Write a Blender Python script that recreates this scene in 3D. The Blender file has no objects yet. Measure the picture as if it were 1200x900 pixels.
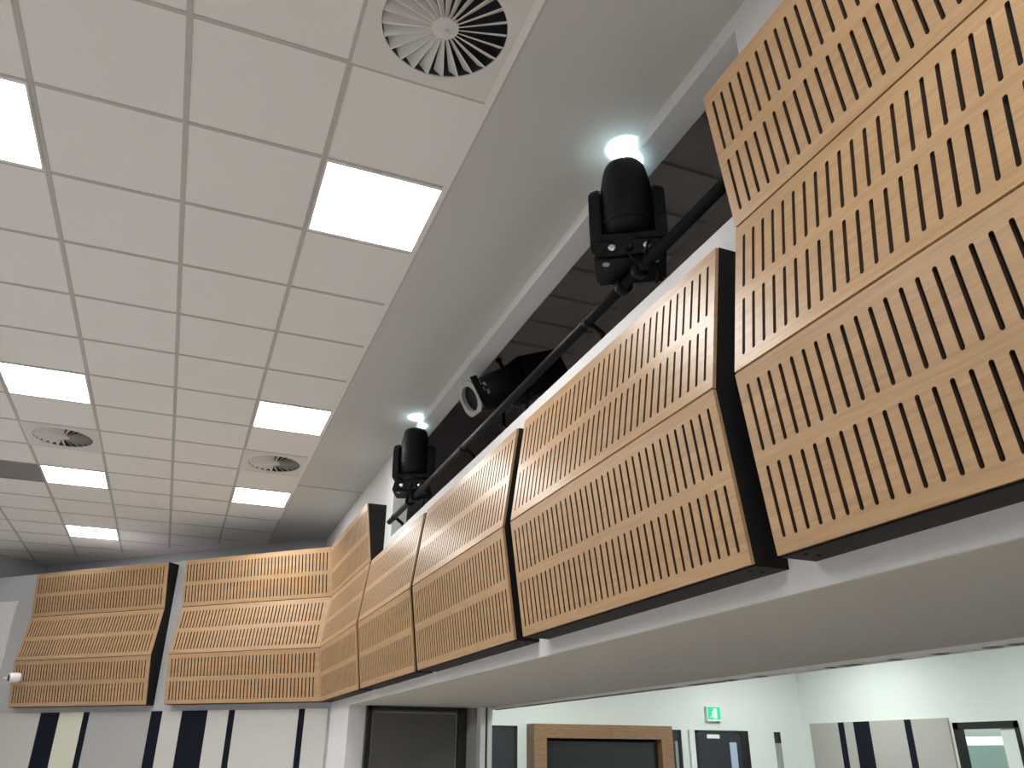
import bpy, bmesh, math, random
from mathutils import Vector, Matrix
random.seed(4)
PI = math.pi
C = bpy.context.scene.collection
EYE = 1.70                      # height of the viewer above the floor
H = 2.4928 + EYE                # ceiling height
XW = 1.53                       # face of the right-hand wall
def Z(z): return z + EYE

# ------------------------------------------------------------------ materials
def newmat(name):
    m = bpy.data.materials.new(name); m.use_nodes = True
    nt = m.node_tree; b = nt.nodes['Principled BSDF']
    return m, nt, b
def plain(name, col, rough=.6, metal=0, spec=.5, bump=0, scale=200, var=.05):
    m, nt, b = newmat(name)
    b.inputs['Roughness'].default_value = rough; b.inputs['Metallic'].default_value = metal
    b.inputs['Specular IOR Level'].default_value = spec
    tc = nt.nodes.new('ShaderNodeTexCoord'); n = nt.nodes.new('ShaderNodeTexNoise')
    n.inputs['Scale'].default_value = scale; n.inputs['Detail'].default_value = 3
    nt.links.new(tc.outputs['Object'], n.inputs['Vector'])
    r = nt.nodes.new('ShaderNodeValToRGB')
    r.color_ramp.elements[0].color = (*[c*(1-var) for c in col], 1); r.color_ramp.elements[1].color = (*[min(1, c*(1+var)) for c in col], 1)
    r.color_ramp.elements[0].position = .3; r.color_ramp.elements[1].position = .7
    nt.links.new(n.outputs['Fac'], r.inputs['Fac']); nt.links.new(r.outputs['Color'], b.inputs['Base Color'])
    if bump:
        bp = nt.nodes.new('ShaderNodeBump'); bp.inputs['Strength'].default_value = bump; bp.inputs['Distance'].default_value = .002
        nt.links.new(n.outputs['Fac'], bp.inputs['Height']); nt.links.new(bp.outputs['Normal'], b.inputs['Normal'])
    return m
def emit(name, col, s):
    m, nt, b = newmat(name)
    b.inputs['Base Color'].default_value = (*[c*.45 for c in col], 1)
    b.inputs['Emission Color'].default_value = (*col, 1); b.inputs['Emission Strength'].default_value = s
    return m
def wood(name, c1, c2, c3, stretch=(60, 3, 60), rough=.42, spec=.5):
    m, nt, b = newmat(name)
    L = nt.links.new
    tc = nt.nodes.new('ShaderNodeTexCoord'); mp = nt.nodes.new('ShaderNodeMapping')
    mp.inputs['Scale'].default_value = stretch
    L(tc.outputs['Object'], mp.inputs['Vector'])
    n = nt.nodes.new('ShaderNodeTexNoise'); n.inputs['Scale'].default_value = 1.6; n.inputs['Detail'].default_value = 6
    n.inputs['Roughness'].default_value = .62; n.inputs['Distortion'].default_value = .3
    L(mp.outputs['Vector'], n.inputs['Vector'])
    n2 = nt.nodes.new('ShaderNodeTexNoise'); n2.inputs['Scale'].default_value = .35; n2.inputs['Detail'].default_value = 2
    L(mp.outputs['Vector'], n2.inputs['Vector'])
    r = nt.nodes.new('ShaderNodeValToRGB'); e = r.color_ramp.elements
    e[0].position = .32; e[0].color = (*c1, 1); e[1].position = .68; e[1].color = (*c3, 1)
    k = e.new(.5); k.color = (*c2, 1)
    L(n.outputs['Fac'], r.inputs['Fac'])
    mx = nt.nodes.new('ShaderNodeMixRGB'); mx.blend_type = 'MULTIPLY'; mx.inputs['Fac'].default_value = .35
    r2 = nt.nodes.new('ShaderNodeValToRGB'); r2.color_ramp.elements[0].color = (.72, .70, .68, 1); r2.color_ramp.elements[1].color = (1.0, 1.0, 1.0, 1)
    r2.color_ramp.elements[0].position = .35; r2.color_ramp.elements[1].position = .65
    L(n2.outputs['Fac'], r2.inputs['Fac']); L(r.outputs['Color'], mx.inputs['Color1']); L(r2.outputs['Color'], mx.inputs['Color2'])
    L(mx.outputs['Color'], b.inputs['Base Color'])
    b.inputs['Roughness'].default_value = rough; b.inputs['Specular IOR Level'].default_value = spec
    return m

M = {}
M['tile'] = plain('ceiling tile', (.86, .843, .832), .9, spec=.2, bump=.15, scale=260)
M['tee'] = plain('tee bar', (.52, .50, .485), .5)
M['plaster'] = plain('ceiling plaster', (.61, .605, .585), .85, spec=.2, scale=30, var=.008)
M['wall'] = plain('wall paint', (.78, .785, .79), .75, spec=.3, scale=25, var=.008)
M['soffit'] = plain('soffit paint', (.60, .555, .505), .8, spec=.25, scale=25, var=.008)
M['white'] = plain('white enamel', (.80, .80, .79), .45)
M['joint'] = plain('joint shadow bead', (.33, .32, .31), .8)
M['wood'] = wood('oak laminate', (.44, .278, .146), (.495, .318, .172), (.545, .358, .198), rough=.35, spec=.42)
M['core'] = plain('sheet core', (.06, .035, .02), .8)
M['walnut'] = wood('walnut laminate', (.20, .105, .05), (.28, .155, .08), (.35, .205, .11), stretch=(3, 60, 60), rough=.5)
M['black'] = plain('black board', (.014, .0135, .0135), .75, spec=.15)
M['backpaint'] = plain('grey paint', (.52, .535, .555), .8, spec=.2, scale=25, var=.008)
M['lit_underside'] = plain('floor-lit black board', (.045, .040, .037), .75, spec=.15)  # carcass underside: light from the floor put into a paler colour
M['upper'] = plain('blue grey paint', (.54, .565, .60), .8, spec=.2, scale=25, var=.008)
M['fixture'] = plain('black fixture plastic', (.007, .0075, .009), .55, spec=.22)
M['steel'] = plain('black painted steel', (.006, .006, .007), .42, spec=.16)
M['chrome'] = plain('bright metal', (.7, .7, .72), .25, 1)
M['lightgrey'] = plain('grey metal', (.33, .33, .33), .5)
M['glasslens'] = plain('dark lens glass', (.012, .012, .02), .12)
M['gallery'] = plain('gallery dark paint', (.50, .48, .475), .9, spec=.1)
M['carpet'] = plain('carpet', (.62, .60, .575), .95, spec=.05, bump=.5, scale=300)
M['carpet2'] = plain('dark carpet', (.13, .125, .12), .95, spec=.05, bump=.5, scale=300)
M['fabric_grey'] = plain('grey fabric', (.44, .44, .43), .95, spec=.1, bump=.3, scale=500)
M['fabric_pale'] = plain('pale fabric', (.60, .60, .57), .95, spec=.1, bump=.3, scale=500)
M['fabric_cream'] = plain('cream fabric', (.72, .72, .60), .95, spec=.1, bump=.3, scale=500)
M['fabric_beige'] = plain('beige fabric', (.46, .435, .40), .95, spec=.1, bump=.3, scale=500)
M['fabric_navy'] = plain('navy black fabric', (.012, .014, .024), .95, spec=.08, bump=.3, scale=500)
M['hedge'] = plain('pale green wall', (.42, .50, .44), .8)
M['door'] = plain('charcoal door', (.022, .025, .033), .5)
M['frame'] = plain('black aluminium', (.012, .011, .011), .4)
M['board'] = plain('dark grey board', (.12, .112, .104), .4)
M['greywall'] = plain('taupe paint', (.25, .225, .225), .8)
M['screen'] = plain('screen glass', (.012, .014, .014), .18)
M['wallB'] = plain('far room paint', (.78, .81, .79), .75, spec=.3, scale=25, var=.008)
M['grille'] = plain('grey grille', (.26, .255, .26), .6)
M['vane'] = plain('diffuser white', (.74, .735, .72), .5)
M['plenum'] = plain('plenum dark', (.045, .055, .07), .8)
M['lamp'] = emit('lit panel', (1.0, .99, .97), 8.0)
M['lamp2'] = emit('lit panel of the next room', (.93, 1.0, .955), 25.0)
M['beam'] = emit('lit lens', (.72, .95, 1.0), 1.2)
M['exit'] = emit('exit green', (.0, .50, .20), .42)
M['exitw'] = emit('exit white', (.7, 1.0, .85), .5)
gm, nt, b = newmat('window glass'); b.inputs['Base Color'].default_value = (.9, .97, .95, 1); b.inputs['Roughness'].default_value = .02
b.inputs['Transmission Weight'].default_value = 1; b.inputs['IOR'].default_value = 1.45; M['glass'] = gm

# ------------------------------------------------------------------ mesh helpers
class MB:
    def __init__(s): s.v = []; s.f = []; s.smooth = []
    def quad(s, *p, sm=False):
        i = len(s.v); s.v += [tuple(q) for q in p]; s.f.append(tuple(range(i, i+len(p)))); s.smooth.append(sm); return s
    def box(s, x0, x1, y0, y1, z0, z1):
        i = len(s.v)
        s.v += [(x, y, z) for z in (z0, z1) for y in (y0, y1) for x in (x0, x1)]
        for f in ((0,2,3,1),(4,5,7,6),(0,1,5,4),(2,6,7,3),(0,4,6,2),(1,3,7,5)):
            s.f.append(tuple(i+k for k in f)); s.smooth.append(False)
        return s
    def obox(s, mat, dx, dy, dz, taper=1.0):
        i = len(s.v)
        for z in (-1, 1):
            t = taper if z > 0 else 1
            for y in (-1, 1):
                for x in (-1, 1): s.v.append(tuple(mat @ Vector((x*dx*t/2, y*dy*t/2, z*dz/2))))
        for f in ((0,2,3,1),(4,5,7,6),(0,1,5,4),(2,6,7,3),(0,4,6,2),(1,3,7,5)):
            s.f.append(tuple(i+k for k in f)); s.smooth.append(False)
        return s
    def prism(s, poly, z0, z1):           # poly in xy
        i = len(s.v); n = len(poly)
        s.v += [(x, y, z0) for x, y in poly] + [(x, y, z1) for x, y in poly]
        s.f.append(tuple(i+k for k in reversed(range(n)))); s.f.append(tuple(i+n+k for k in range(n))); s.smooth += [False, False]
        for k in range(n):
            a, c = k, (k+1) % n; s.f.append((i+a, i+c, i+n+c, i+n+a)); s.smooth.append(False)
        return s
    def lathe(s, prof, mat=Matrix(), n=32, cap=True, ang=0.0, sm=True):   # prof: (r, z)
        i = len(s.v); m = len(prof)
        for r, z in prof:
            for k in range(n):
                a = ang + 2*PI*k/n; s.v.append(tuple(mat @ Vector((r*math.cos(a), r*math.sin(a), z))))
        for j in range(m-1):
            for k in range(n):
                q = (k+1) % n; s.f.append((i+j*n+k, i+j*n+q, i+(j+1)*n+q, i+(j+1)*n+k)); s.smooth.append(sm)
        if cap:
            s.f.append(tuple(i+k for k in reversed(range(n)))); s.f.append(tuple(i+(m-1)*n+k for k in range(n))); s.smooth += [False, False]
        return s
    def tube(s, pts, r, n=12):
        pts = [Vector(p) for p in pts]; i = len(s.v); up = Vector((0, 0, 1))
        for j, p in enumerate(pts):
            d = (pts[min(j+1, len(pts)-1)] - pts[max(j-1, 0)]).normalized()
            a = d.cross(up)
            if a.length < .05: a = d.cross(Vector((1, 0, 0)))
            a.normalize(); c = d.cross(a)
            for k in range(n):
                t = 2*PI*k/n; s.v.append(tuple(p + a*r*math.cos(t) + c*r*math.sin(t)))
        for j in range(len(pts)-1):
            for k in range(n):
                q = (k+1) % n; s.f.append((i+j*n+k, i+j*n+q, i+(j+1)*n+q, i+(j+1)*n+k)); s.smooth.append(True)
        e = i+(len(pts)-1)*n
        s.f.append(tuple(i+k for k in reversed(range(n)))); s.f.append(tuple(e+k for k in range(n))); s.smooth += [False, False]
        return s
    def build(s, name, mat, parent=None, bevel=0, loc=None, rotz=0, fixn=True):
        me = bpy.data.meshes.new(name); me.from_pydata(s.v, [], s.f)
        for p, sm in zip(me.polygons, s.smooth): p.use_smooth = sm
        if fixn or bevel:
            bm = bmesh.new(); bm.from_mesh(me)
            if fixn: bmesh.ops.recalc_face_normals(bm, faces=bm.faces)
            if bevel: bmesh.ops.bevel(bm, geom=list(bm.edges), offset=bevel, segments=2, affect='EDGES', clamp_overlap=True)
            bm.to_mesh(me); bm.free()
        me.materials.append(mat)
        o = bpy.data.objects.new(name, me); C.objects.link(o)
        if parent: o.parent = parent
        if loc: o.location = loc
        o.rotation_euler.z = rotz
        return o
def tag(o, label=None, cat=None, group=None, kind=None):
    for k, v in (('label', label), ('category', cat), ('group', group), ('kind', kind)):
        if v: o[k] = v
    return o
def thing(name, label, cat, loc=(0, 0, 0), rotz=0, group=None):
    o = bpy.data.objects.new(name, None); C.objects.link(o); o.empty_display_size = .1
    o.location = loc; o.rotation_euler.z = rotz
    return tag(o, label, cat, group)
def struct(name, mb, mat, parent=None, **k):
    o = mb.build(name, mat, parent, **k)
    if not parent: o['kind'] = 'structure'
    return o
def copy_tree(o, parent=None):
    c = o.copy(); C.objects.link(c)
    if parent: c.parent = parent
    for ch in list(o.children): copy_tree(ch, c)
    return c

# ------------------------------------------------------------------ camera
cam = bpy.data.cameras.new('camera'); co = bpy.data.objects.new('camera', cam); C.objects.link(co)
F, YAW, PITCH, ROLL = 930.675, .37827585, .435973383, .00637808692
cy, sy, cp, sp = math.cos(YAW), math.sin(YAW), math.cos(PITCH), math.sin(PITCH)
fw = Vector((sy*cp, cy*cp, sp)); rt = Vector((cy, -sy, 0)); up = rt.cross(fw)
cr, sr = math.cos(ROLL), math.sin(ROLL)
R_ = rt*cr + up*sr; U_ = -rt*sr + up*cr
co.matrix_world = Matrix(((R_.x, U_.x, -fw.x, 0), (R_.y, U_.y, -fw.y, 0), (R_.z, U_.z, -fw.z, EYE), (0, 0, 0, 1)))
cam.sensor_width = 36; cam.lens = 36*F/1200; cam.clip_start = .02
bpy.context.scene.camera = co

# ------------------------------------------------------------------ the setting
GX, GY, T = -.94639, 3.00328, .6                 # ceiling grid origin and module
BA = math.radians(43.0)
U = Vector((-math.cos(BA), math.sin(BA), 0)); N = Vector((-math.sin(BA), -math.cos(BA), 0))   # along the back wall; into the room
BC = Vector((XW, 8.77, 0))                       # corner of right wall and lower back wall
LEDGE = 2.075
def bw(t, d=0, z=0): p = BC + U*t + N*d; return (p.x, p.y, z)
DB = 1.08                                         # how far the upper back wall stands behind the lower one
LT = 5.85                                        # the left wall, along the back wall
lw0 = bw(LT, -DB); lw1 = bw(LT, 9.5)
struct('floor', MB().box(-11, 1.6, -6.6, 15, -.1, 0), M['carpet'])
struct('floor_beyond', MB().box(1.6, 11.2, -6.6, 15, -.1, 0), M['carpet2'])

room = [(XW, -6), (lw1[0], -6), (lw1[0], lw1[1]), (lw0[0], lw0[1]), bw(-1.5, -DB)[:2], (XW+.1, 9)]
wl = MB(); wl.prism([lw0[:2], lw1[:2], bw(LT+.12, 9.5)[:2], bw(LT+.12, -DB)[:2]], 0, H+.2)
struct('wall_left', wl, M['backpaint'])
struct('wall_rear', MB().box(lw1[0]-.12, XW+.1, -6.12, -6, 0, H+.2), M['wall'])
struct('wall_left_side', MB().box(lw1[0]-.12, lw1[0], -6, lw1[1], 0, H+.2), M['wall'])
wu = MB(); wu.prism([bw(.80, -DB-.12)[:2], bw(.80, -DB)[:2], bw(LT+.1, -DB)[:2], bw(LT+.1, -DB-.12)[:2]], 0, H+.2)
struct('wall_back_upper', wu, M['upper'])
wb = MB(); wb.prism([bw(.80, -DB+.002)[:2], bw(0)[:2], bw(LT)[:2], bw(LT, -DB+.002)[:2]], 0, Z(LEDGE))
struct('wall_back', wb, M['backpaint'])
lc = MB(); lc.prism([bw(.85, -DB+.01)[:2], bw(.05, -.02)[:2], bw(LT-.02, -.02)[:2], bw(LT-.02, -DB+.01)[:2]], Z(LEDGE), Z(LEDGE)+.012)
struct('ledge_bounce_cover', lc, M['greywall'])  # unseen grey cover added on the ledge to cut light bounced at the ceiling
# right wall with its balcony slot (y 1.65 .. 6.65) over the opening to the next room
X2 = XW+.13
struct('wall_balcony', MB().box(XW, X2, -6, 6.652, Z(.40), Z(1.685)), M['wall'])
struct('wall_lintel', MB().box(XW, X2, 1.65, 6.652, Z(2.42), H+.2), M['wall'])
struct('wall_right', MB().box(XW, X2, -6, 1.65, Z(1.685), H+.2).box(XW, X2, -6, -3, 0, Z(.40)), M['wall'])
struct('wall_right_far', MB().box(XW, X2, 6.652, 10.3, Z(.40), H+.2).box(XW, X2, 7.84, 10.3, 0, Z(.40)), M['wall'])
# soffit over the wide opening, with the room beyond
TX = 2.90
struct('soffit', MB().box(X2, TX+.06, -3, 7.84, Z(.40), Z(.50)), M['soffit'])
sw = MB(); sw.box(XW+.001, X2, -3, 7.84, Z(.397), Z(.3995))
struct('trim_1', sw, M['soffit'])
XB, YA, ZB = 10.55, 12.40, 1.75
struct('wall_beyond_left', MB().box(TX-.04, TX+.06, -3, 7.96, Z(.50), Z(ZB)).box(2.2, 2.3, 7.96, YA, 0, Z(ZB)).box(2.2, TX+.06, 7.961, 8.06, Z(.40), Z(ZB)), M['wallB'])
struct('wall_beyond_back', MB().box(2.2, XB+.1, YA, YA+.1, 0, Z(ZB)), M['wallB'])
WB0, WB1 = 8.47, 9.17     # window in the right wall of the next room
struct('wall_beyond_right', MB().box(XB, XB+.1, WB1, YA, 0, Z(ZB)).box(XB, XB+.1, -3, WB0, 0, Z(ZB)).box(XB, XB+.1, WB0, WB1, Z(.383), Z(ZB)).box(XB, XB+.1, WB0, WB1, 0, .9), M['wallB'])
struct('wall_beyond_rear', MB().box(X2, XB+.1, -3.1, -3, 0, Z(ZB)), M['wallB'])
struct('ceiling_beyond', MB().box(TX+.06, XB+.1, -3.1, YA+.1, Z(ZB), Z(ZB)+.1).box(2.2, TX+.06, 7.96, YA+.1, Z(ZB), Z(ZB)+.1), M['wallB'])
# end wall under the soffit
ew = MB(); ew.box(X2, 2.86, 7.84, 7.96, 0, Z(.40)); struct('wall_end', ew, M['greywall'])
ew = MB(); ew.box(XW-.001, 1.685, 7.835, 7.84, 0, Z(.3999)); struct('trim_2', ew, M['wall'])
# gallery behind the slot
struct('floor_gallery', MB().box(X2, TX-.04, .6, 7.6, Z(.50), Z(.56)), M['gallery'])
GXB = TX-.04
gw = MB(); gw.box(GXB, TX+.06, .5, 7.7, Z(ZB), Z(3.3)); gw.box(X2, GXB, .5, .6, Z(.50), Z(3.3)); gw.box(X2, GXB, 7.6, 7.7, Z(.50), Z(3.3))
gw.box(GXB-.01, GXB, .6, 7.6, Z(.56), Z(ZB)); gw.box(X2-.02, X2, .6, 7.6, H+.2, Z(3.3))
struct('wall_gallery', gw, M['gallery'])
gc = MB(); gc.box(X2-.1, TX+.06, .5, 7.7, Z(3.3), Z(3.36))
for k in range(16): gc.box(X2, GXB, .7+k*.42, .78+k*.42, Z(3.275), Z(3.3))
struct('ceiling_gallery', gc, M['gallery'])

# main ceiling: tiles, tee bars and the plain plaster border
light_cells = [(-1, 0), (-1, 5), (-1, 9), (-1, 13), (2, 0), (2, 5), (2, 9)]
more_lights = [(-1, -5), (-4, 0), (-4, 5), (-4, 9), (-4, -5), (-7, 0), (2, -5), (-7, 5), (-1, -10), (-7, -5)]
diff_cells = [(2, -2), (2, 7), (-1, 7)]
grille_cell = (-2, 9)
skip = set(light_cells+more_lights+diff_cells+[grille_cell])
def in_room(x, y, m=0):                 # inside the back border line?
    p = Vector((x, y, 0)) - BC; return p.dot(N) > -DB+m
ce = MB(); te = MB()
I0, I1, J0, J1 = -15, 3, -16, 20
for i in range(I0, I1):
    for j in range(J0, J1):
        x, y = GX+i*T, GY+j*T
        if (i, j) in skip: continue
        ce.quad((x, y, H), (x, y+T, H), (x+T, y+T, H), (x+T, y, H))
xs = GX+3*T
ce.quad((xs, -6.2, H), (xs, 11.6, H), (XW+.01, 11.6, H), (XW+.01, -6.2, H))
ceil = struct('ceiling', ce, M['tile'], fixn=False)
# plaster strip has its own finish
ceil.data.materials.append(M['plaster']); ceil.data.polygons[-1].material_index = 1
for i in range(I0, I1+1):
    x = GX+i*T
    # end of the bar against the back border
    yend = 13.5
    for q in range(400):
        if not in_room(x, yend, .28): yend -= .05
        else: break
    te.box(x-.012, x+.012, -6, yend, H-.004, H-.0005)
for j in range(J0, J1):
    y = GY+j*T; xe = xs
    for q in range(200):
        if not in_room(xe, y, .28): xe -= .05
        else: break
    if xe < GX+I0*T: continue
    te.box(GX+I0*T, xe, y-.010, y+.010, H-.0035, H-.0008)
te.build('tee_bar_grid', M['tee'], ceil)
jm = MB(); jm.box(xs+.01, XW, 8.09, 8.105, H-.003, H-.0005)
jm.build('joint_bead', M['joint'], ceil)
am = MB(); am.box(xs-.03, xs-.0, -6, 9.5, H-.0055, H-.0042); am.build('edge_angle', M['tile'], ceil)

struct('ceiling_slab', MB().box(-11, XW+.1, -6.1, 15, H+.111, H+.19), M['plaster'])
# ------------------------------------------------------------------ ceiling lights
def light_label(c):
    return {(-1, 0): 'lit square ceiling panel cut off by the left edge, nearest of its column',
            (-1, 5): 'lit square ceiling panel directly before the round left-hand air diffuser',
            (-1, 9): 'lit square ceiling panel beside the dark grey ceiling grille',
            (-1, 13): 'smallest lit ceiling panel, hard by the back wall in the left column',
            (2, 0): 'large lit ceiling panel beside the plain plaster strip, nearest to the big round diffuser',
            (2, 5): 'lit ceiling panel beside the plaster strip, just before the farther round diffuser',
            (2, 9): 'farthest lit ceiling panel beside the plaster strip, behind the small round diffuser'}[c]
def make_light():
    o = thing('ceiling_light', 'x', 'light')
    f = MB(); a, bb = .297, .277
    for x0, x1, y0, y1 in ((-a, a, -a, -bb), (-a, a, bb, a), (-a, -bb, -bb, bb), (bb, a, -bb, bb)): f.box(x0, x1, y0, y1, -.004, .004)
    f.build('frame', M['white'], o)
    MB().box(-bb, bb, -bb, bb, -.002, .012).build('diffuser', M['lamp'], o)
    return o
proto = make_light(); first = True
for c in light_cells:
    o = proto if first else copy_tree(proto); first = False
    o.location = (GX+(c[0]+.5)*T, GY+(c[1]+.5)*T, H)
    tag(o, light_label(c), 'light', 'lit square ceiling panels')
ROWN = {-10: 'last', -5: 'middle', 0: 'first', 5: 'fifth', 9: 'ninth'}
for c in more_lights:
    o = copy_tree(proto); o.location = (GX+(c[0]+.5)*T, GY+(c[1]+.5)*T, H)
    tag(o, 'lit square ceiling panel beyond the edge of the photograph', 'light', 'ceiling panels outside the view')
    for ch in o.children:
        pass

# ------------------------------------------------------------------ swirl air diffusers
def make_diffuser():
    o = thing('air_diffuser', 'x', 'air diffuser')
    r0, n = .238, 48; f = MB()
    ring = [(r0*math.cos(2*PI*k/n), r0*math.sin(2*PI*k/n)) for k in range(n)]
    def sq(a):
        c, s = math.cos(a), math.sin(a); k = .297/max(abs(c), abs(s)); return (c*k, s*k)
    for k in range(n):
        a, b2 = 2*PI*k/n, 2*PI*(k+1)/n; p, q = ring[k], ring[(k+1) % n]; P, Q = sq(a), sq(b2)
        f.quad((*p, -.006), (*q, -.006), (*Q, -.004), (*P, -.004))
        f.quad((*p, -.006), (*q, -.006), (*q, .05), (*p, .05))
        f.quad((*P, -.004), (*Q, -.004), (*Q, .002), (*P, .002))
    f.build('face_plate', M['vane'], o)
    MB().lathe([(.237, .0), (.237, .11), (.0001, .11)], n=32, cap=False).build('plenum', M['plenum'], o)
    MB().lathe([(.0001, -.009), (.004, -.009), (.0042, -.0065), (.046, -.0065), (.052, -.004), (.052, .012)], n=32, cap=False).build('hub', M['vane'], o)
    bl = MB(); al = math.radians(44); th = .0045
    ca, sa = math.cos(al), math.sin(al)
    def P(r, w, off): return (r, w*ca - off*sa*0 + 0, -.005 + w*sa + off)
    w0, w1 = .012, .050; ra, rb = .048, .236
    lo = [(ra, -.002, -.005), (rb, -.004, -.005)]
    # a thin twisted vane: lower lip flush with the plate, the blade rising away from it
    A = [(ra, -.0016, -.006), (ra, .0016, -.006), (ra, .0016+w0*ca, -.006+w0*sa), (ra, -.0016+w0*ca, -.004+w0*sa)]
    B = [(rb, -.0032, -.006), (rb, .0032, -.006), (rb, .0032+w1*ca, -.006+w1*sa), (rb, -.0005+w1*ca, -.002+w1*sa)]
    for k in range(4): q = (k+1) % 4; bl.quad(A[k], A[q], B[q], B[k])
    bl.quad(*A); bl.quad(*B)
    b0 = bl.build('blade', M['vane'], o)
    for k in range(1, 24):
        c = b0.copy(); C.objects.link(c); c.parent = o; c.rotation_euler.z = 2*PI*k/24
    return o
d0 = make_diffuser()
for k, (c, lab) in enumerate(zip(diff_cells, ('large round swirl diffuser at the top of the view, beside the plaster strip',
        'small round swirl diffuser between two lit panels next to the plaster strip',
        'round swirl diffuser in the left column between two lit panels'))):
    o = d0 if k == 0 else copy_tree(d0)
    o.location = (GX+(c[0]+.5)*T, GY+(c[1]+.5)*T, H); tag(o, lab, 'air diffuser', 'round swirl ceiling diffusers')
# dark grey ceiling grille
g = thing('ceiling_grille', 'dark grey square grille in the ceiling by the left edge', 'vent', (GX+(grille_cell[0]+.5)*T, GY+(grille_cell[1]+.5)*T, H))
f = MB(); a, bb = .298, .27
for x0, x1, y0, y1 in ((-a, a, -a, -bb), (-a, a, bb, a), (-a, -bb, -bb, bb), (bb, a, -bb, bb)): f.box(x0, x1, y0, y1, -.006, .004)
f.build('frame', M['grille'], g)
f = MB()
for k in range(26):
    y = -.26+k*.0208; f.quad((-.27, y, .012), (.27, y, .012), (.27, y+.0185, -.004), (-.27, y+.0185, -.004))
f.build('slats', M['grille'], g)
MB().box(-.27, .27, -.27, .27, .014, .03).build('backing', M['plenum'], g)

# ------------------------------------------------------------------ slotted timber acoustic panels
LV = [.467, .985, 1.508, 2.032]; DP = [.125, .19, .115, .18]       # heights and depths of the folds
def make_sheet(row, s0, s1, mit0=0.0, mit1=0.0):
    """one slotted sheet; s along the wall, mit = how far an end moves per metre of depth (mitred corner)"""
    a = Vector((-DP[row], 0, LV[row])); t = Vector((-DP[row+1], 0, LV[row+1])) - a; L = t.length; t.normalize()
    nrm = Vector((-t.z, 0, t.x))
    if nrm.x > 0: nrm = -nrm
    def P(s, v, off=0): q = a + t*v - nrm*off; return (q.x, s, q.z)
    def dep(v): return DP[row] + (DP[row+1]-DP[row])*v/L
    m = MB(); m.dark = []; g = .0038; v0, v1 = g, L-g; th = .012
    pitch = .0451; w = .0062
    A0 = s0 + max(mit0*DP[row], mit0*DP[row+1]) if mit0 > 0 else s0
    A1 = s1 + min(mit1*DP[row], mit1*DP[row+1]) if mit1 < 0 else s1
    E0 = lambda v: s0 + mit0*dep(v)
    E1 = lambda v: s1 + mit1*dep(v)
    n = int((A1-A0-.085+.004)/pitch)+1
    mar = (A1-A0-(n-1)*pitch)/2
    c0, c1 = A0+mar-pitch/2, A0+mar+(n-.5)*pitch
    rows = [(.0435, .2365), (.2785, .4735)]
    # plain bands: bottom, middle, top and the two ends
    for va, vb in ((v0, rows[0][0]-.006), (rows[0][1]+.006, rows[1][0]-.006), (rows[1][1]+.006, v1)):
        m.quad(P(c0, va), P(c1, va), P(c1, vb), P(c0, vb))
    m.quad(P(E0(v0), v0), P(c0, v0), P(c0, v1), P(E0(v1), v1))
    m.quad(P(c1, v0), P(E1(v0), v0), P(E1(v1), v1), P(c1, v1))
    k5 = 4
    for ra, rb in rows:
        lo, hi = ra-.006, rb+.006
        for k in range(n):
            sc = A0+mar+k*pitch; l, r = sc-pitch/2, sc+pitch/2
            arcb = [(sc+w*math.cos(PI+PI*j/(2*k5)), ra+w+w*math.sin(PI+PI*j/(2*k5))) for j in range(2*k5+1)]   # bottom arc left->right
            arct = [(sc+w*math.cos(PI*j/(2*k5)), rb-w+w*math.sin(PI*j/(2*k5))) for j in range(2*k5+1)]         # top arc right->left
            left = [(sc, lo), arcb[k5]] + list(reversed(arcb[:k5])) + list(reversed(arct[k5+1:])) + [arct[k5], (sc, hi), (l, hi), (l, lo)]
            right = [(sc, lo), (r, lo), (r, hi), (sc, hi)] + [arct[k5]] + list(reversed(arct[:k5])) + list(reversed(arcb[k5+1:])) + [arcb[k5]]
            m.quad(*[P(*q) for q in left]); m.quad(*[P(*q) for q in right])
            loop = arcb + arct
            for q in range(len(loop)):
                p1, p2 = loop[q], loop[(q+1) % len(loop)]
                m.quad(P(*p1), P(*p2), P(*p2, th), P(*p1, th)); m.dark.append(len(m.f)-1)
    # edges of the sheet
    rim = [(E0(v0), v0), (E1(v0), v0), (E1(v1), v1), (E0(v1), v1)]
    for q in range(4):
        p1, p2 = rim[q], rim[(q+1) % 4]; m.quad(P(*p1), P(*p2), P(*p2, th), P(*p1, th))
    return m
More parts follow.
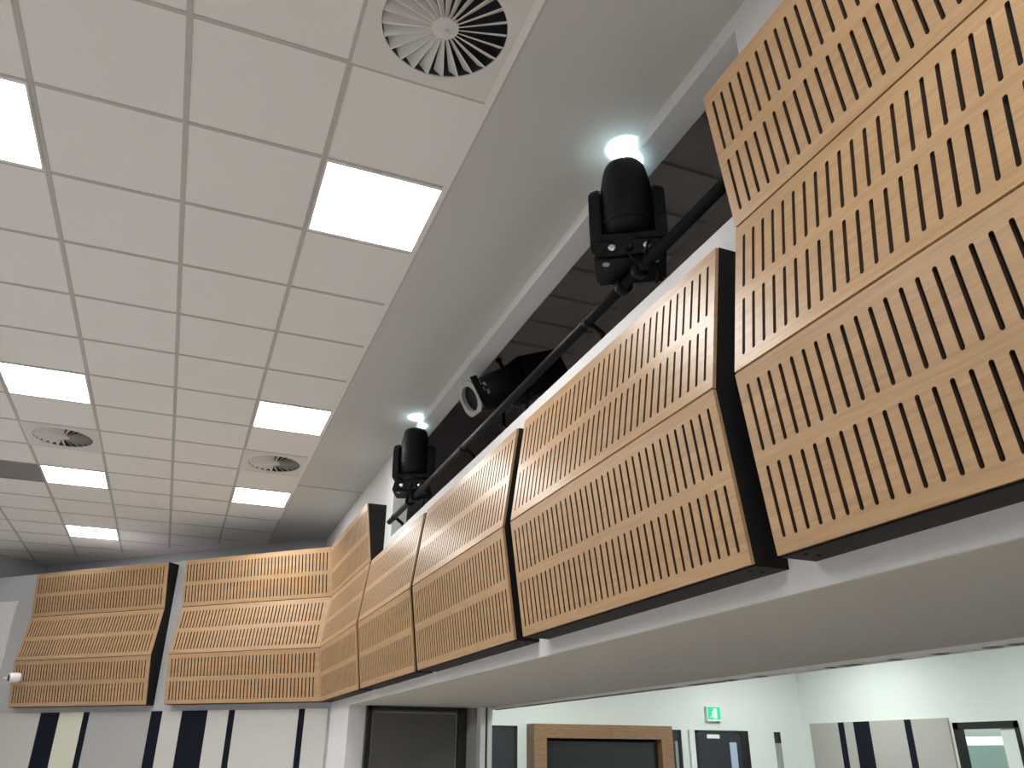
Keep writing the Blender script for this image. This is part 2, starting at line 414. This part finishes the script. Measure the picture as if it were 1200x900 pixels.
def make_panel(rows, s0, s1, loc, rotz, label, mit0=0, mit1=0):
    o = thing('acoustic_panel', label, 'acoustic panel', loc, rotz, 'slotted timber acoustic panels')
    for r in range(rows):
        ms = make_sheet(r, s0, s1, mit0, mit1); so = ms.build('slotted_sheet', M['wood'], o, fixn=False)
        so.data.materials.append(M['core'])
        for k in ms.dark: so.data.polygons[k].material_index = 1
    # black carcass behind the sheets
    prof = [(-.0005, LV[0])] + [(-(DP[k]-(.0125 if k else .0125)), LV[k]) for k in range(rows+1)] + [(-.0005, LV[rows])]
    m = MB(); n = len(prof)
    i = 0
    for x, z in prof: m.v.append((x, s0 - mit0*x, z))
    for x, z in prof: m.v.append((x, s1 - mit1*x, z))
    m.f.append(tuple(range(n))); m.f.append(tuple(reversed(range(n, 2*n)))); m.smooth += [False]*2
    for k in range(n):
        q = (k+1) % n; m.f.append((k, q, n+q, n+k)); m.smooth.append(False)
    car = m.build('carcass', M['black'], o)
    car.data.materials.append(M['lit_underside'])  # bottom face lightened as if lit from the floor
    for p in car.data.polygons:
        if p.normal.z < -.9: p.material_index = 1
    sc = MB().lathe([(.006, 0), (.006, -.003), (.003, -.004)], n=12).build('screw', M['steel'], car, loc=(-.045, s0+.06, LV[0]))
    for x, y in ((-.085, s0+.06), (-.045, s1-.06+mit1*.1), (-.085, s1-.06+mit1*.1)):
        c = sc.copy(); C.objects.link(c); c.parent = car; c.location = (x, y, LV[0])
    return o
PL = 1.617
near = make_panel(3, 0, PL, (XW, 1.657-PL, EYE), 0, 'nearest slotted wood panel, three rows tall, at the right edge')
g1 = make_panel(2, 0, PL, (XW, 1.765, EYE), 0, 'two-row slotted wood panel next to the tall nearest one, largest of the low panels')
for y, lab in ((3.487, 'middle of the three low two-row slotted wood panels on the right wall'),
               (5.185, 'farthest low two-row slotted wood panel, touching the tall corner panel')):
    c = copy_tree(g1); c.location.y = y; tag(c, lab)
MIT = math.tan((PI/2-BA)/2) if False else .434
tall = make_panel(3, 0, BC.y-6.897, (XW, 6.895, EYE), 0, 'narrow-looking three-row slotted wood panel at the far end of the right wall, in the corner', 0, -MIT)
bR = make_panel(3, .002, 2.057, (BC.x, BC.y, EYE), PI/2-BA, 'three-row slotted wood panel on the back wall meeting the corner', MIT, 0)
bL = make_panel(3, 2.316, 4.417, (BC.x, BC.y, EYE), PI/2-BA, 'three-row slotted wood panel on the back wall farthest left, by the security camera')

# ------------------------------------------------------------------ lighting bar on brackets
PX, PZ = 1.498, 1.80
bar = thing('lighting_bar', 'long black pipe running along the top of the balcony wall, carrying the stage lights', 'rail', (PX, 1.2, Z(PZ)))
MB().tube([(0, .47, 0), (0, 5.40, 0)], .023, 20).build('pipe', M['steel'], bar)
for k, y in enumerate((2.83, 4.62, 6.42)):
    yy = y-1.2
    m = MB(); m.lathe([(.0265, -.016), (.0265, .016)], Matrix.Translation((0, yy, 0)) @ Matrix.Rotation(PI/2, 4, 'X'), 20)
    m.tube([(0, yy, 0), (.07, yy, -.05), (.085, yy, -.110)], .014, 10)
    m.box(.045, .13, yy-.03, yy+.03, -.1145, -.105)
    m.build('bracket', M['steel'], bar)
MB().tube([(.012, .50, .0265), (.012, 2.2, .0265), (.010, 5.3, .0265)], .005, 8).build('cable_or_highlight', M['lightgrey'], bar)  # no real cable: pale grey strand drawn as the highlight along the pipe

# ------------------------------------------------------------------ moving-head stage lights
def rx(a): return Matrix.Rotation(a, 4, 'X')
def make_head():
    o = thing('stage_light', 'x', 'stage light')
    b = MB(); b.obox(Matrix.Translation((0, 0, .085)), .30, .22, .10, .86)
    base = b.build('base', M['fixture'], o, bevel=.014)
    pn = MB(); pn.box(-.10, .10, -.1145, -.107, .045, .105); pn.build('connector_plate', M['steel'], base)
    for x in (-.07, .0, .07):
        MB().lathe([(.016, 0), (.016, .014), (.009, .016)], Matrix.Translation((x, -.113, .075)) @ rx(PI/2), 14).build('connector', M['chrome'] if x else M['steel'], base)
    for x in (-.10, .10):
        MB().lathe([(.015, -.004), (.015, .002)], Matrix.Translation((x, -.07, .033)), 14).build('foot', M['lightgrey'], base)
    y = MB(); y.lathe([(.085, .13), (.085, .16), (.07, .17)], n=24); y.obox(Matrix.Translation((0, 0, .175)), .27, .11, .03)
    yoke = y.build('yoke', M['fixture'], o)
    for s in (-1, 1):
        a = MB(); prof = [(-.055, .15), (.055, .15), (.078, .25), (.07, .40), (.04, .445), (-.04, .445), (-.07, .40), (-.078, .25)]
        n = len(prof); x0, x1 = s*.112, s*.163
        a.v += [(x0, p, q) for p, q in prof] + [(x1, p*.85, .30+(q-.30)*.92) for p, q in prof]
        a.f += [tuple(range(n)), tuple(range(n, 2*n))] + [(k, (k+1) % n, n+(k+1) % n, n+k) for k in range(n)]; a.smooth += [False]*(n+2)
        a.build('yoke_arm', M['fixture'], yoke, bevel=.008)
    h = MB(); h.lathe([(.02, .192), (.09, .195), (.108, .22), (.117, .29), (.1185, .36), (.115, .42), (.105, .49), (.098, .53), (.092, .556), (.085, .570), (.078, .572), (.076, .545), (.0001, .545)], n=40, cap=False)
    head = h.build('head', M['fixture'], o)
    fi = MB()
    for z in (.24, .27, .30, .33): fi.lathe([(.112, z), (.1195, z+.004), (.1195, z+.010), (.112, z+.014)], n=40, cap=False)
    fi.build('cooling_fins', M['fixture'], head)
    MB().lathe([(.0001, .556), (.04, .555), (.072, .550)], n=32, cap=False).build('lens', M['beam'], head)
    for k in (-1, 1):
        cl = MB(); cl.lathe([(.0245, -.02), (.036, -.02), (.036, .02), (.0245, .02), (.0245, -.02)], rx(PI/2), 24, cap=False)
        cl.obox(Matrix.Translation((0, 0, .0355)), .03, .036, .012); q = cl.build('clamp', M['steel'], o); q.location.y = k*.07
    c = MB(); pts = [(.06+.05*math.cos(t*.55)*(.4+t*.05), -.12-.02*math.sin(t*.9), .07-.03*t*.35+.035*math.sin(t*1.3)) for t in range(14)]
    c.tube(pts, .006, 8); c.build('cable_or_highlight', M['steel'], o)
    c = MB(); pts = [(-.02+.022*t*.6, -.125-.01*math.sin(t), .06-.075*math.sin(t*PI/9)) for t in range(10)]
    c.tube(pts, .005, 8); c.build('cable_or_highlight', M['steel'], o)
    return o
sl1 = make_head(); sl2 = copy_tree(sl1)
HEADS = ((sl1, 1.498, 2.43, -31, 'large black moving stage light nearest on the pipe, its cool beam on the ceiling'),
         (sl2, 1.498, 5.87, -22, 'small-looking black moving stage light at the far end of the pipe, beside the corner'))
for o, x, y, a, lab in HEADS:
    o.location = (x, y, Z(1.80)); o.rotation_euler.z = math.radians(a); tag(o, lab, 'stage light', 'moving stage lights')
    for ch in o.children:
        if ch.name.startswith('clamp'): k = ch.location.y; ch.rotation_euler.z = -math.radians(a); ch.location = Matrix.Rotation(-math.radians(a), 4, 'Z') @ Vector((0, k, 0))
    ld = bpy.data.lights.new('beam_lamp', 'AREA'); ld.energy = .38; ld.color = (.62, .93, 1.0); ld.shape = 'DISK'; ld.size = .145; ld.spread = math.radians(24)
    lo = bpy.data.objects.new('beam_lamp', ld); C.objects.link(lo); lo.parent = o; lo.location = Matrix.Rotation(-math.radians(a), 4, 'Z') @ Vector((.012, 0, .574)); lo.rotation_euler.x = PI

# ------------------------------------------------------------------ profile spotlight in the gallery
p0 = Vector((1.535, 4.63, Z(2.155))); p1 = Vector((2.22, 4.715, Z(2.55)))
ax = (p1-p0).normalized(); side = ax.cross(Vector((0, 0, 1))).normalized(); upv = side.cross(ax)
stand = Vector((p0 + ax*.40)); stand.z = Z(.56)
sp_ = thing('profile_spotlight', 'long black theatre spotlight with grey square front frame, aimed down from behind the pipe', 'stage light', stand)
MS = Matrix(((side.x, upv.x, ax.x, p0.x-stand.x), (side.y, upv.y, ax.y, p0.y-stand.y), (side.z, upv.z, ax.z, p0.z-stand.z), (0, 0, 0, 1)))
_lt = MB().lathe([(.098, .03), (.104, .05), (.108, .12), (.115, .125), (.115, .17), (.122, .18), (.135, .40)], MS, 32); ltube = _lt.build('lens_tube', M['fixture'], sp_)
fr = MB(); oc = []
def octo(r, c): return [(r, -c), (r, c), (c, r), (-c, r), (-r, c), (-r, -c), (-c, -r), (c, -r)]
nn = 32; outer = []
for k in range(nn):
    a = 2*PI*k/nn; c_, s_ = math.cos(a), math.sin(a); d = min(.114/max(abs(c_), abs(s_)), .130); outer.append((c_*d, s_*d))
inner = [(.088*math.cos(2*PI*k/nn), .088*math.sin(2*PI*k/nn)) for k in range(nn)]
def W(p, z): return tuple(MS @ Vector((p[0], p[1], z)))
for k in range(nn):
    q = (k+1) % nn
    fr.quad(W(inner[k], 0), W(inner[q], 0), W(outer[q], 0), W(outer[k], 0)); fr.quad(W(outer[k], 0), W(outer[q], 0), W(outer[q], .012), W(outer[k], .012))
    fr.quad(W(inner[k], 0), W(inner[q], 0), W(inner[q], .03), W(inner[k], .03)); fr.quad(W(inner[k], .012), W(inner[q], .012), W(outer[q], .012), W(outer[k], .012))
fr.build('gel_frame', M['lightgrey'], sp_)
hd = MB()
for k in (1,):
    hd.obox(MS @ Matrix.Translation(((-.121, .121, 0)[k], (0, 0, -.121)[k], .022)), (.012, .012, .23)[k], (.23, .23, .012)[k], .05)
hd.build('frame_holder', M['fixture'], sp_)
MB().lathe([(.0001, .034), (.08, .036)], MS, 32, cap=False).build('lens', M['glasslens'], sp_)
m = MB(); m.obox(MS @ Matrix.Translation((0, 0, .60)), .30, .30, .40, .8); m.build('lamp_house', M['fixture'], sp_, bevel=.02)
m = MB(); m.obox(MS @ Matrix.Translation((0, 0, .42)), .25, .25, .06); m.build('shutter_gate', M['steel'], sp_, bevel=.01)
for (aa, zz, w_, l_) in ((.62, .062, .045, .022), (.40, .092, .030, .020), (.12, .066, .030, .014), (-.12, .088, .032, .022), (.85, .085, .022, .012)):
    c_, s_ = math.cos(aa), math.sin(aa)
    m = MB(); m.obox(MS @ Matrix.Rotation(aa, 4, 'Z') @ Matrix.Translation((  .1085, 0, zz)), .010, w_, l_); tag(m.build('silver_tag', M['chrome'], ltube), 'bright silver tag')
m = MB(); m.lathe([(.012, 0), (.012, .05), (.02, .05), (.02, .075)], MS @ Matrix.Translation((0, .13, .36)) @ rx(-PI/2), 12); m.build('knob', M['steel'], sp_)
yk = MB(); pc = MS @ Vector((0, 0, .40))
for s in (-1, 1):
    q = MS @ Vector((s*.165, 0, .40)); yk.tube([q, q*1 + Vector((0, 0, -.26)), Vector((0, 0, pc.z-.36))], .014, 8)
yk.build('yoke', M['steel'], sp_)
st = MB(); st.tube([(0, 0, .02), (0, 0, pc.z-.34)], .022, 14); st.lathe([(.25, 0), (.25, .012), (.05, .02)], n=24)
st.build('stand', M['steel'], sp_)

# ------------------------------------------------------------------ security camera on the back wall
cc = thing('security_camera', 'small white security camera with black lens at the far left wall panel', 'camera', bw(4.418, .06, Z(.78)), PI/2-BA)
MB().lathe([(.045, 0), (.045, .015), (.03, .025)], rx(-PI/2), 20).build('mount', M['white'], cc)
MB().tube([(0, .02, 0), (-.05, .05, 0), (-.15, .045, .0), (-.20, .0, .0), (-.235, -.16, 0)], .016, 10).build('arm', M['white'], cc)
RC = Matrix.Translation((-.25, -.225, .0)) @ Matrix.Rotation(math.radians(-22), 4, 'Z') @ Matrix.Rotation(math.radians(-97), 4, 'Y')
_cb = MB().lathe([(.02, -.07), (.046, -.062), (.055, -.03), (.055, .055), (.050, .064), (.040, .058)], RC, 24); cbody = _cb.build('body', M['white'], cc)
MB().lathe([(.0001, .064), (.02, .067), (.040, .063), (.042, .052)], RC, 24, cap=False).build('lens', M['glasslens'], cbody)
# pale board at the left
pb = MB(); a, b2 = 4.86, 5.6
pb.prism([bw(a, .002)[:2], bw(a, .018)[:2], bw(b2, .018)[:2], bw(b2, .002)[:2]], Z(.72), Z(1.75))
nb = thing('notice_board', 'pale board on the wall at the extreme left edge', 'board', bw(a, .01, Z(.72)))
o = pb.build('panel', M['white'], nb); o.location = -nb.location

# ------------------------------------------------------------------ striped fabric panelling
def ray(px, py):
    v = Vector(((px-600)/F, (450-py)/F)); return R_*v.x + U_*v.y + fw
def px_t(px, py):                        # where that sight line meets the back wall, measured along it
    d = ray(px, py); p0_ = BC + N*.02; k = p0_.dot(N)/d.dot(N); return (d*k - BC).dot(U)
STR = [(-40, 47.5, 'fabric_pale', 'pale_panel'), (48, 70, 'fabric_navy', 'black_strip'), (70, 98, 'fabric_cream', 'cream_panel'), (98, 105, 'fabric_navy', 'black_strip'),
       (105, 177, 'fabric_grey', 'grey_panel'), (177, 190, 'fabric_navy', 'black_strip'), (190, 213, 'fabric_pale', 'pale_panel'), (213, 243, 'fabric_navy', 'black_strip'),
       (243, 268, 'fabric_pale', 'pale_panel'), (268, 275, 'fabric_navy', 'black_strip'), (275, 350, 'fabric_pale', 'pale_panel'), (350, 357, 'fabric_navy', 'black_strip'), (357, 389, 'fabric_pale', 'pale_panel')]
ZT = .408
pn = thing('striped_wall_panelling', 'grey, cream and black striped fabric panelling under the back wall timber panels', 'wall panelling', bw(2, 0, 0))
for xa, xb, mt, nm in STR:
    ta, tb = px_t(xa, 836), px_t(xb, 836); tb = max(tb, .02)
    m = MB(); m.prism([bw(ta-.0015, .001)[:2], bw(ta-.0015, .02)[:2], bw(tb+.0015, .02)[:2], bw(tb+.0015, .001)[:2]], .12, Z(ZT))
    o = m.build(nm, M[mt], pn); o.location = -pn.location

# ------------------------------------------------------------------ framed dark panel on the end wall, door posts and track
fp = thing('framed_panel', 'dark grey panel in a black frame standing under the end of the soffit', 'panel', (2.16, 7.84, 0))
m = MB(); X0, X1 = 1.70-2.16, 2.60-2.16; zt = Z(.393)
m.box(X0, X0+.035, -.05, -.001, .02, zt); m.box(X1-.03, X1, -.05, -.001, .02, zt); m.box(X0, X1, -.05, -.001, zt-.03, zt); m.box(X0, X1, -.05, -.001, .0, .05)
m.build('frame', M['frame'], fp)
MB().box(X0+.035, X1-.03, -.03, -.002, .05, zt-.03).build('board', M['board'], fp)
m = MB(); xa, xb = X0+.045, X1-.04; zz = zt-.045
m.box(xa, xa+.008, -.034, -.03, .07, zz); m.box(xb-.008, xb, -.034, -.03, .07, zz); m.box(xa, xb, -.034, -.03, zz-.008, zz)
m.build('bead', M['lightgrey'], fp)
dp = MB(); dp.box(2.60, 2.66, 7.80, 7.838, 0, Z(.398)); struct('trim_3', dp, M['frame'])
dp = MB(); dp.box(2.725, 2.775, 7.60, 7.70, 0, Z(.398)); dp.box(2.800, 2.842, 7.60, 7.70, 0, Z(.398)); struct('trim_4', dp, M['white'])
dp = MB(); dp.box(2.775, 2.80, 7.63, 7.69, 0, Z(.397)); struct('trim_5', dp, M['frame'])
tr = thing('door_track', 'pale overhead sliding door track along the soffit edge with dark hangers', 'track', (TX, 2, Z(.40)))
m = MB(); m.box(-.035, -.005, -4, 5.6, -.018, -.0005); m.box(.02, .05, -4, 5.6, -.018, -.0005); m.box(-.005, .02, -4, 5.6, -.006, -.0005)
m.build('rail', M['white'], tr)
def y_on(px, py, x=TX): d = ray(px, py); return d.y*x/d.x
for xa, xb, ya in ((581, 605, 827), (611, 763, 815), (765, 792, 803), (811, 848, 797), (853, 863, 793), (888, 898, 789), (972, 977, 778), (989, 1007, 775), (1047, 1053, 769), (1097, 1108, 763), (1157, 1171, 754), (1187, 1196, 751)):
    a, b2 = y_on(xb, ya), y_on(xa, ya)
    MB().box(-.037, .018, a-2, b2-2, -.0215, -.0185).build('hanger', M['grille'], tr)

# ------------------------------------------------------------------ the next room: back wall (y = YA) and right wall (x = XB)
def xa_(px, py): d = ray(px, py); k = YA/d.y; return d.x*k, d.z*k
def yb_(px, py): d = ray(px, py); k = XB/d.x; return d.y*k, d.z*k
def door(nm, x0, x1, ztop, ajar=0):
    o = bpy.data.objects.new(nm, None); C.objects.link(o); o['kind'] = 'structure'; o.location = ((x0+x1)/2, YA, 0)
    w = (x1-x0)/2
    m = MB(); m.box(-w, -w+.05, -.05, -.001, 0, ztop); m.box(w-.05, w, -.05, -.001, 0, ztop); m.box(-w, w, -.05, -.001, ztop-.04, ztop)
    m.build('door_frame', M['frame'], o)
    return o, w
# black door at far left of that wall
x0, z0 = xa_(572, 850); x1, _ = xa_(605, 850)
d1, w = door('door_1', x0, x1, Z(z0)); MB().box(-w+.05, w-.05, -.04, -.005, .01, Z(z0)-.04).build('door_leaf', M['door'], d1)
# screen in walnut surround
x0, z0 = xa_(617, 848); x1, z1 = xa_(776, 852); zt = Z((z0+z1)/2)
xi0, zi = xa_(631.5, 865); xi1, _ = xa_(764, 868); zi = Z(zi)
tv = thing('media_surround', 'deep walnut timber surround around a dark screen on the far room wall', 'joinery', ((x0+x1)/2, YA, 0))
cx = (x0+x1)/2; DPT = .30
m = MB(); m.box(x0-cx, xi0-cx, -DPT, -.001, 0, zt); m.box(xi1-cx, x1-cx, -DPT, -.001, 0, zt); m.box(xi0-cx, xi1-cx, -DPT, -.001, zi, zt); m.box(xi0-cx, xi1-cx, -DPT, -.001, 0, .35)
m.build('surround', M['walnut'], tv)
MB().box(xi0-cx, xi1-cx, -.06, -.002, .35, zi).build('back_board', M['black'], tv)
scn = thing('television', 'large dark television screen inside the walnut surround', 'television', (cx, YA-.15, .8))
ws = (xi1-xi0)/2-.03; hs = zi-.04-.8
m = MB(); m.box(-ws, -ws+.02, -.03, .03, 0, hs); m.box(ws-.02, ws, -.03, .03, 0, hs); m.box(-ws, ws, -.03, .03, hs-.02, hs); m.box(-ws, ws, -.03, .03, 0, .03)
m.build('bezel', M['frame'], scn); MB().box(-ws+.02, ws-.02, -.02, .02, .03, hs-.02).build('screen', M['screen'], scn)
MB().box(-.2, .2, .03, .0885, .1, hs-.2).build('wall_mount', M['black'], scn)
# black glazed door right of the screen
x0, z0 = xa_(774, 855); x1, _ = xa_(796, 856)
d2, w = door('door_2', x0, x1, Z(z0)); MB().box(-w+.05, w-.05, -.04, -.005, .01, Z(z0)-.04).build('door_leaf', M['door'], d2)
MB().box(w-.13, w-.08, -.046, -.04, .4, Z(z0)-.17).build('vision_strip', M['lightgrey'], d2)
# exit door
x0, z0 = xa_(812, 855.5); x1, z1 = xa_(874, 854.5)
d3, w = door('door_3', x0, x1, Z(z0)); zt = Z(z0)
MB().box(-w+.05, w-.16, -.04, -.005, .01, zt-.05).build('door_leaf', M['door'], d3)
MB().box(w-.16, w-.05, -.045, -.002, .0, zt-.04).build('side_panel', M['frame'], d3)
MB().box(-w-.10, -w, -.045, -.002, .0, zt-.0).build('pale_jamb', M['white'], d3)
xs0, zs0 = xa_(826.5, 860.5); xs1, zs1 = xa_(841.5, 865.5); cxd = (x0+x1)/2
MB().box(xs0-cxd, xs1-cxd, -.046, -.04, Z(zs1), Z(zs0)).build('door_sign', M['white'], d3)
xs0, zs0 = xa_(853, 870); xs1, zs1 = xa_(861, 870)
M['pane'] = plain('pale frosted pane', (.40, .50, .62), .3)
MB().box(xs0-cxd, xs1-cxd, -.046, -.04, .3, Z(zs0)).build('vision_pane', M['pane'], d3)
# exit sign
x0, z0 = xa_(825.5, 828); x1, z1 = xa_(843, 845)
es = thing('exit_sign', 'small green lit exit sign above the charcoal door', 'sign', ((x0+x1)/2, YA, Z(z1)))
w = (x1-x0)/2; h = z0-z1
MB().box(-w-.01, w+.01, -.07, -.001, -.01, h).build('housing', M['white'], es)
face = MB().box(-w+.01, w-.02, -.074, -.07, .02, h-.01).build('sign_face', M['exit'], es)
m = MB(); f0 = -.0765
m.box(.0, w-.09, f0, -.074, .035, h-.03)                       # white doorway
m.build('doorway_symbol', M['exitw'], face)
m = MB()                                                       # running figure
def limb(a, b, r): m.tube([(a[0], f0+.002, a[1]), (b[0], f0+.002, b[1])], r, 6)
sc = h/.34
limb((-.03*sc, .23*sc), (-.055*sc, .15*sc), .018*sc); limb((-.055*sc, .15*sc), (-.02*sc, .10*sc), .012*sc); limb((-.02*sc, .10*sc), (-.035*sc, .05*sc), .010*sc)
limb((-.055*sc, .15*sc), (-.09*sc, .09*sc), .012*sc); limb((-.09*sc, .09*sc), (-.13*sc, .085*sc), .010*sc); limb((-.03*sc, .22*sc), (.01*sc, .19*sc), .009*sc); limb((-.03*sc, .22*sc), (-.09*sc, .20*sc), .009*sc)
m.lathe([(.0001, 0), (.020*sc, .002), (.020*sc, .004)], Matrix.Translation((-.015*sc, f0+.004, .27*sc)) @ rx(PI/2), 12)
m.build('running_figure', M['exitw'], face)
# thin vertical rail on that wall
x0, z0 = xa_(906.5, 858); x1, z1 = xa_(912.5, 871)
wr_ = thing('wall_rail', 'slim grey vertical rail with black top on the far room wall', 'rail', ((x0+x1)/2, YA, 0))
w = (x1-x0)/2
MB().box(-w, w, -.07, -.001, .5, Z(z1)).build('strip', M['lightgrey'], wr_); MB().box(-w, w, -.075, -.001, Z(z1), Z(z0)).build('cap', M['frame'], wr_)
# striped panelling on the right wall of that room
p2 = thing('striped_wall_panelling', 'beige and black striped fabric panelling on the bright far room wall', 'wall panelling', (XB, 10.5, 0))
_, zt = yb_(1030, 844.7)
for xa, xb, mt, nm in ((949.5, 983, 'fabric_beige', 'beige_panel'), (983, 990, 'fabric_navy', 'black_strip'), (990, 1001, 'fabric_beige', 'beige_panel'), (1001, 1020, 'fabric_navy', 'black_strip'),
                       (1020, 1061, 'fabric_beige', 'beige_panel'), (1061, 1069, 'fabric_navy', 'black_strip'), (1069, 1112, 'fabric_beige', 'beige_panel')):
    ya, _ = yb_(xa, 846); ybb, _ = yb_(xb, 846)
    MB().box(-.03, -.001, ybb-10.5, ya-10.5, .1, Z(zt)).build(nm, M[mt], p2)
# window
yw1, zw = yb_(1117, 847); yw0, _ = yb_(1192, 843)
win = bpy.data.objects.new('window_1', None); C.objects.link(win); win['kind'] = 'structure'; win.location = (XB, (yw0+yw1)/2, .9)
hw = (yw1-yw0)/2; hz = Z(zw)-.9; q = .09
m = MB(); m.box(-.03, .08, -hw, -hw+.05, 0, hz); m.box(-.03, .08, hw-q, hw, 0, hz); m.box(-.03, .08, -hw, hw, hz-q, hz); m.box(-.03, .08, -hw, hw, 0, .06)
m.build('window_frame', M['frame'], win); MB().box(.03, .036, -hw+.05, hw-q, .06, hz-q).build('pane', M['glass'], win)
# what the window looks onto: a pale verandah beam and post outside
vb = thing('verandah', 'pale verandah beam and brown post seen outside the window', 'verandah', (XB+1.6, 8.2, 0))
MB().box(-.1, .1, -3.5, 5, Z(.30), Z(.42)).build('beam', M['fabric_cream'], vb)
MB().box(-.12, .12, -.35, -.1, 0, Z(.42)).build('post', M['greywall'], vb)
MB().box(.8, 1.0, -3.5, 5, 0, Z(.18)).build('screen_wall', M['hedge'], vb)
struct('ground', MB().box(11.2, 30, -10, 30, -.12, -.02), M['lightgrey'])
# lights of the next room
px_ = copy_tree(proto); 
for ch in px_.children:
    if ch.name.startswith('diffuser'): ch.data = ch.data.copy(); ch.data.materials[0] = M['lamp2']
lit = [(5.0, 3.0), (5.0, 6.6), (5.0, 10.2), (8.6, 3.0), (8.6, 6.6), (8.9, 10.4)]
for k, (x, y) in enumerate(lit):
    o = px_ if k == 0 else copy_tree(px_)
    o.location = (x, y, Z(ZB)-.006); tag(o, 'lit square ceiling panel of the next room, out of view above the opening', 'light', 'ceiling panels of the next room')

# ------------------------------------------------------------------ sky and colour
w = bpy.data.worlds.new('sky'); bpy.context.scene.world = w; w.use_nodes = True
bg = w.node_tree.nodes['Background']; bg.inputs['Color'].default_value = (.80, .93, .95, 1); bg.inputs['Strength'].default_value = .55
vs = bpy.context.scene.view_settings
vs.view_transform = 'Standard'; vs.look = 'None'; vs.gamma = 1; vs.use_curve_mapping = False
vs.exposure = 1.53
bpy.context.scene.cycles.max_bounces = 10; bpy.context.scene.cycles.diffuse_bounces = 6
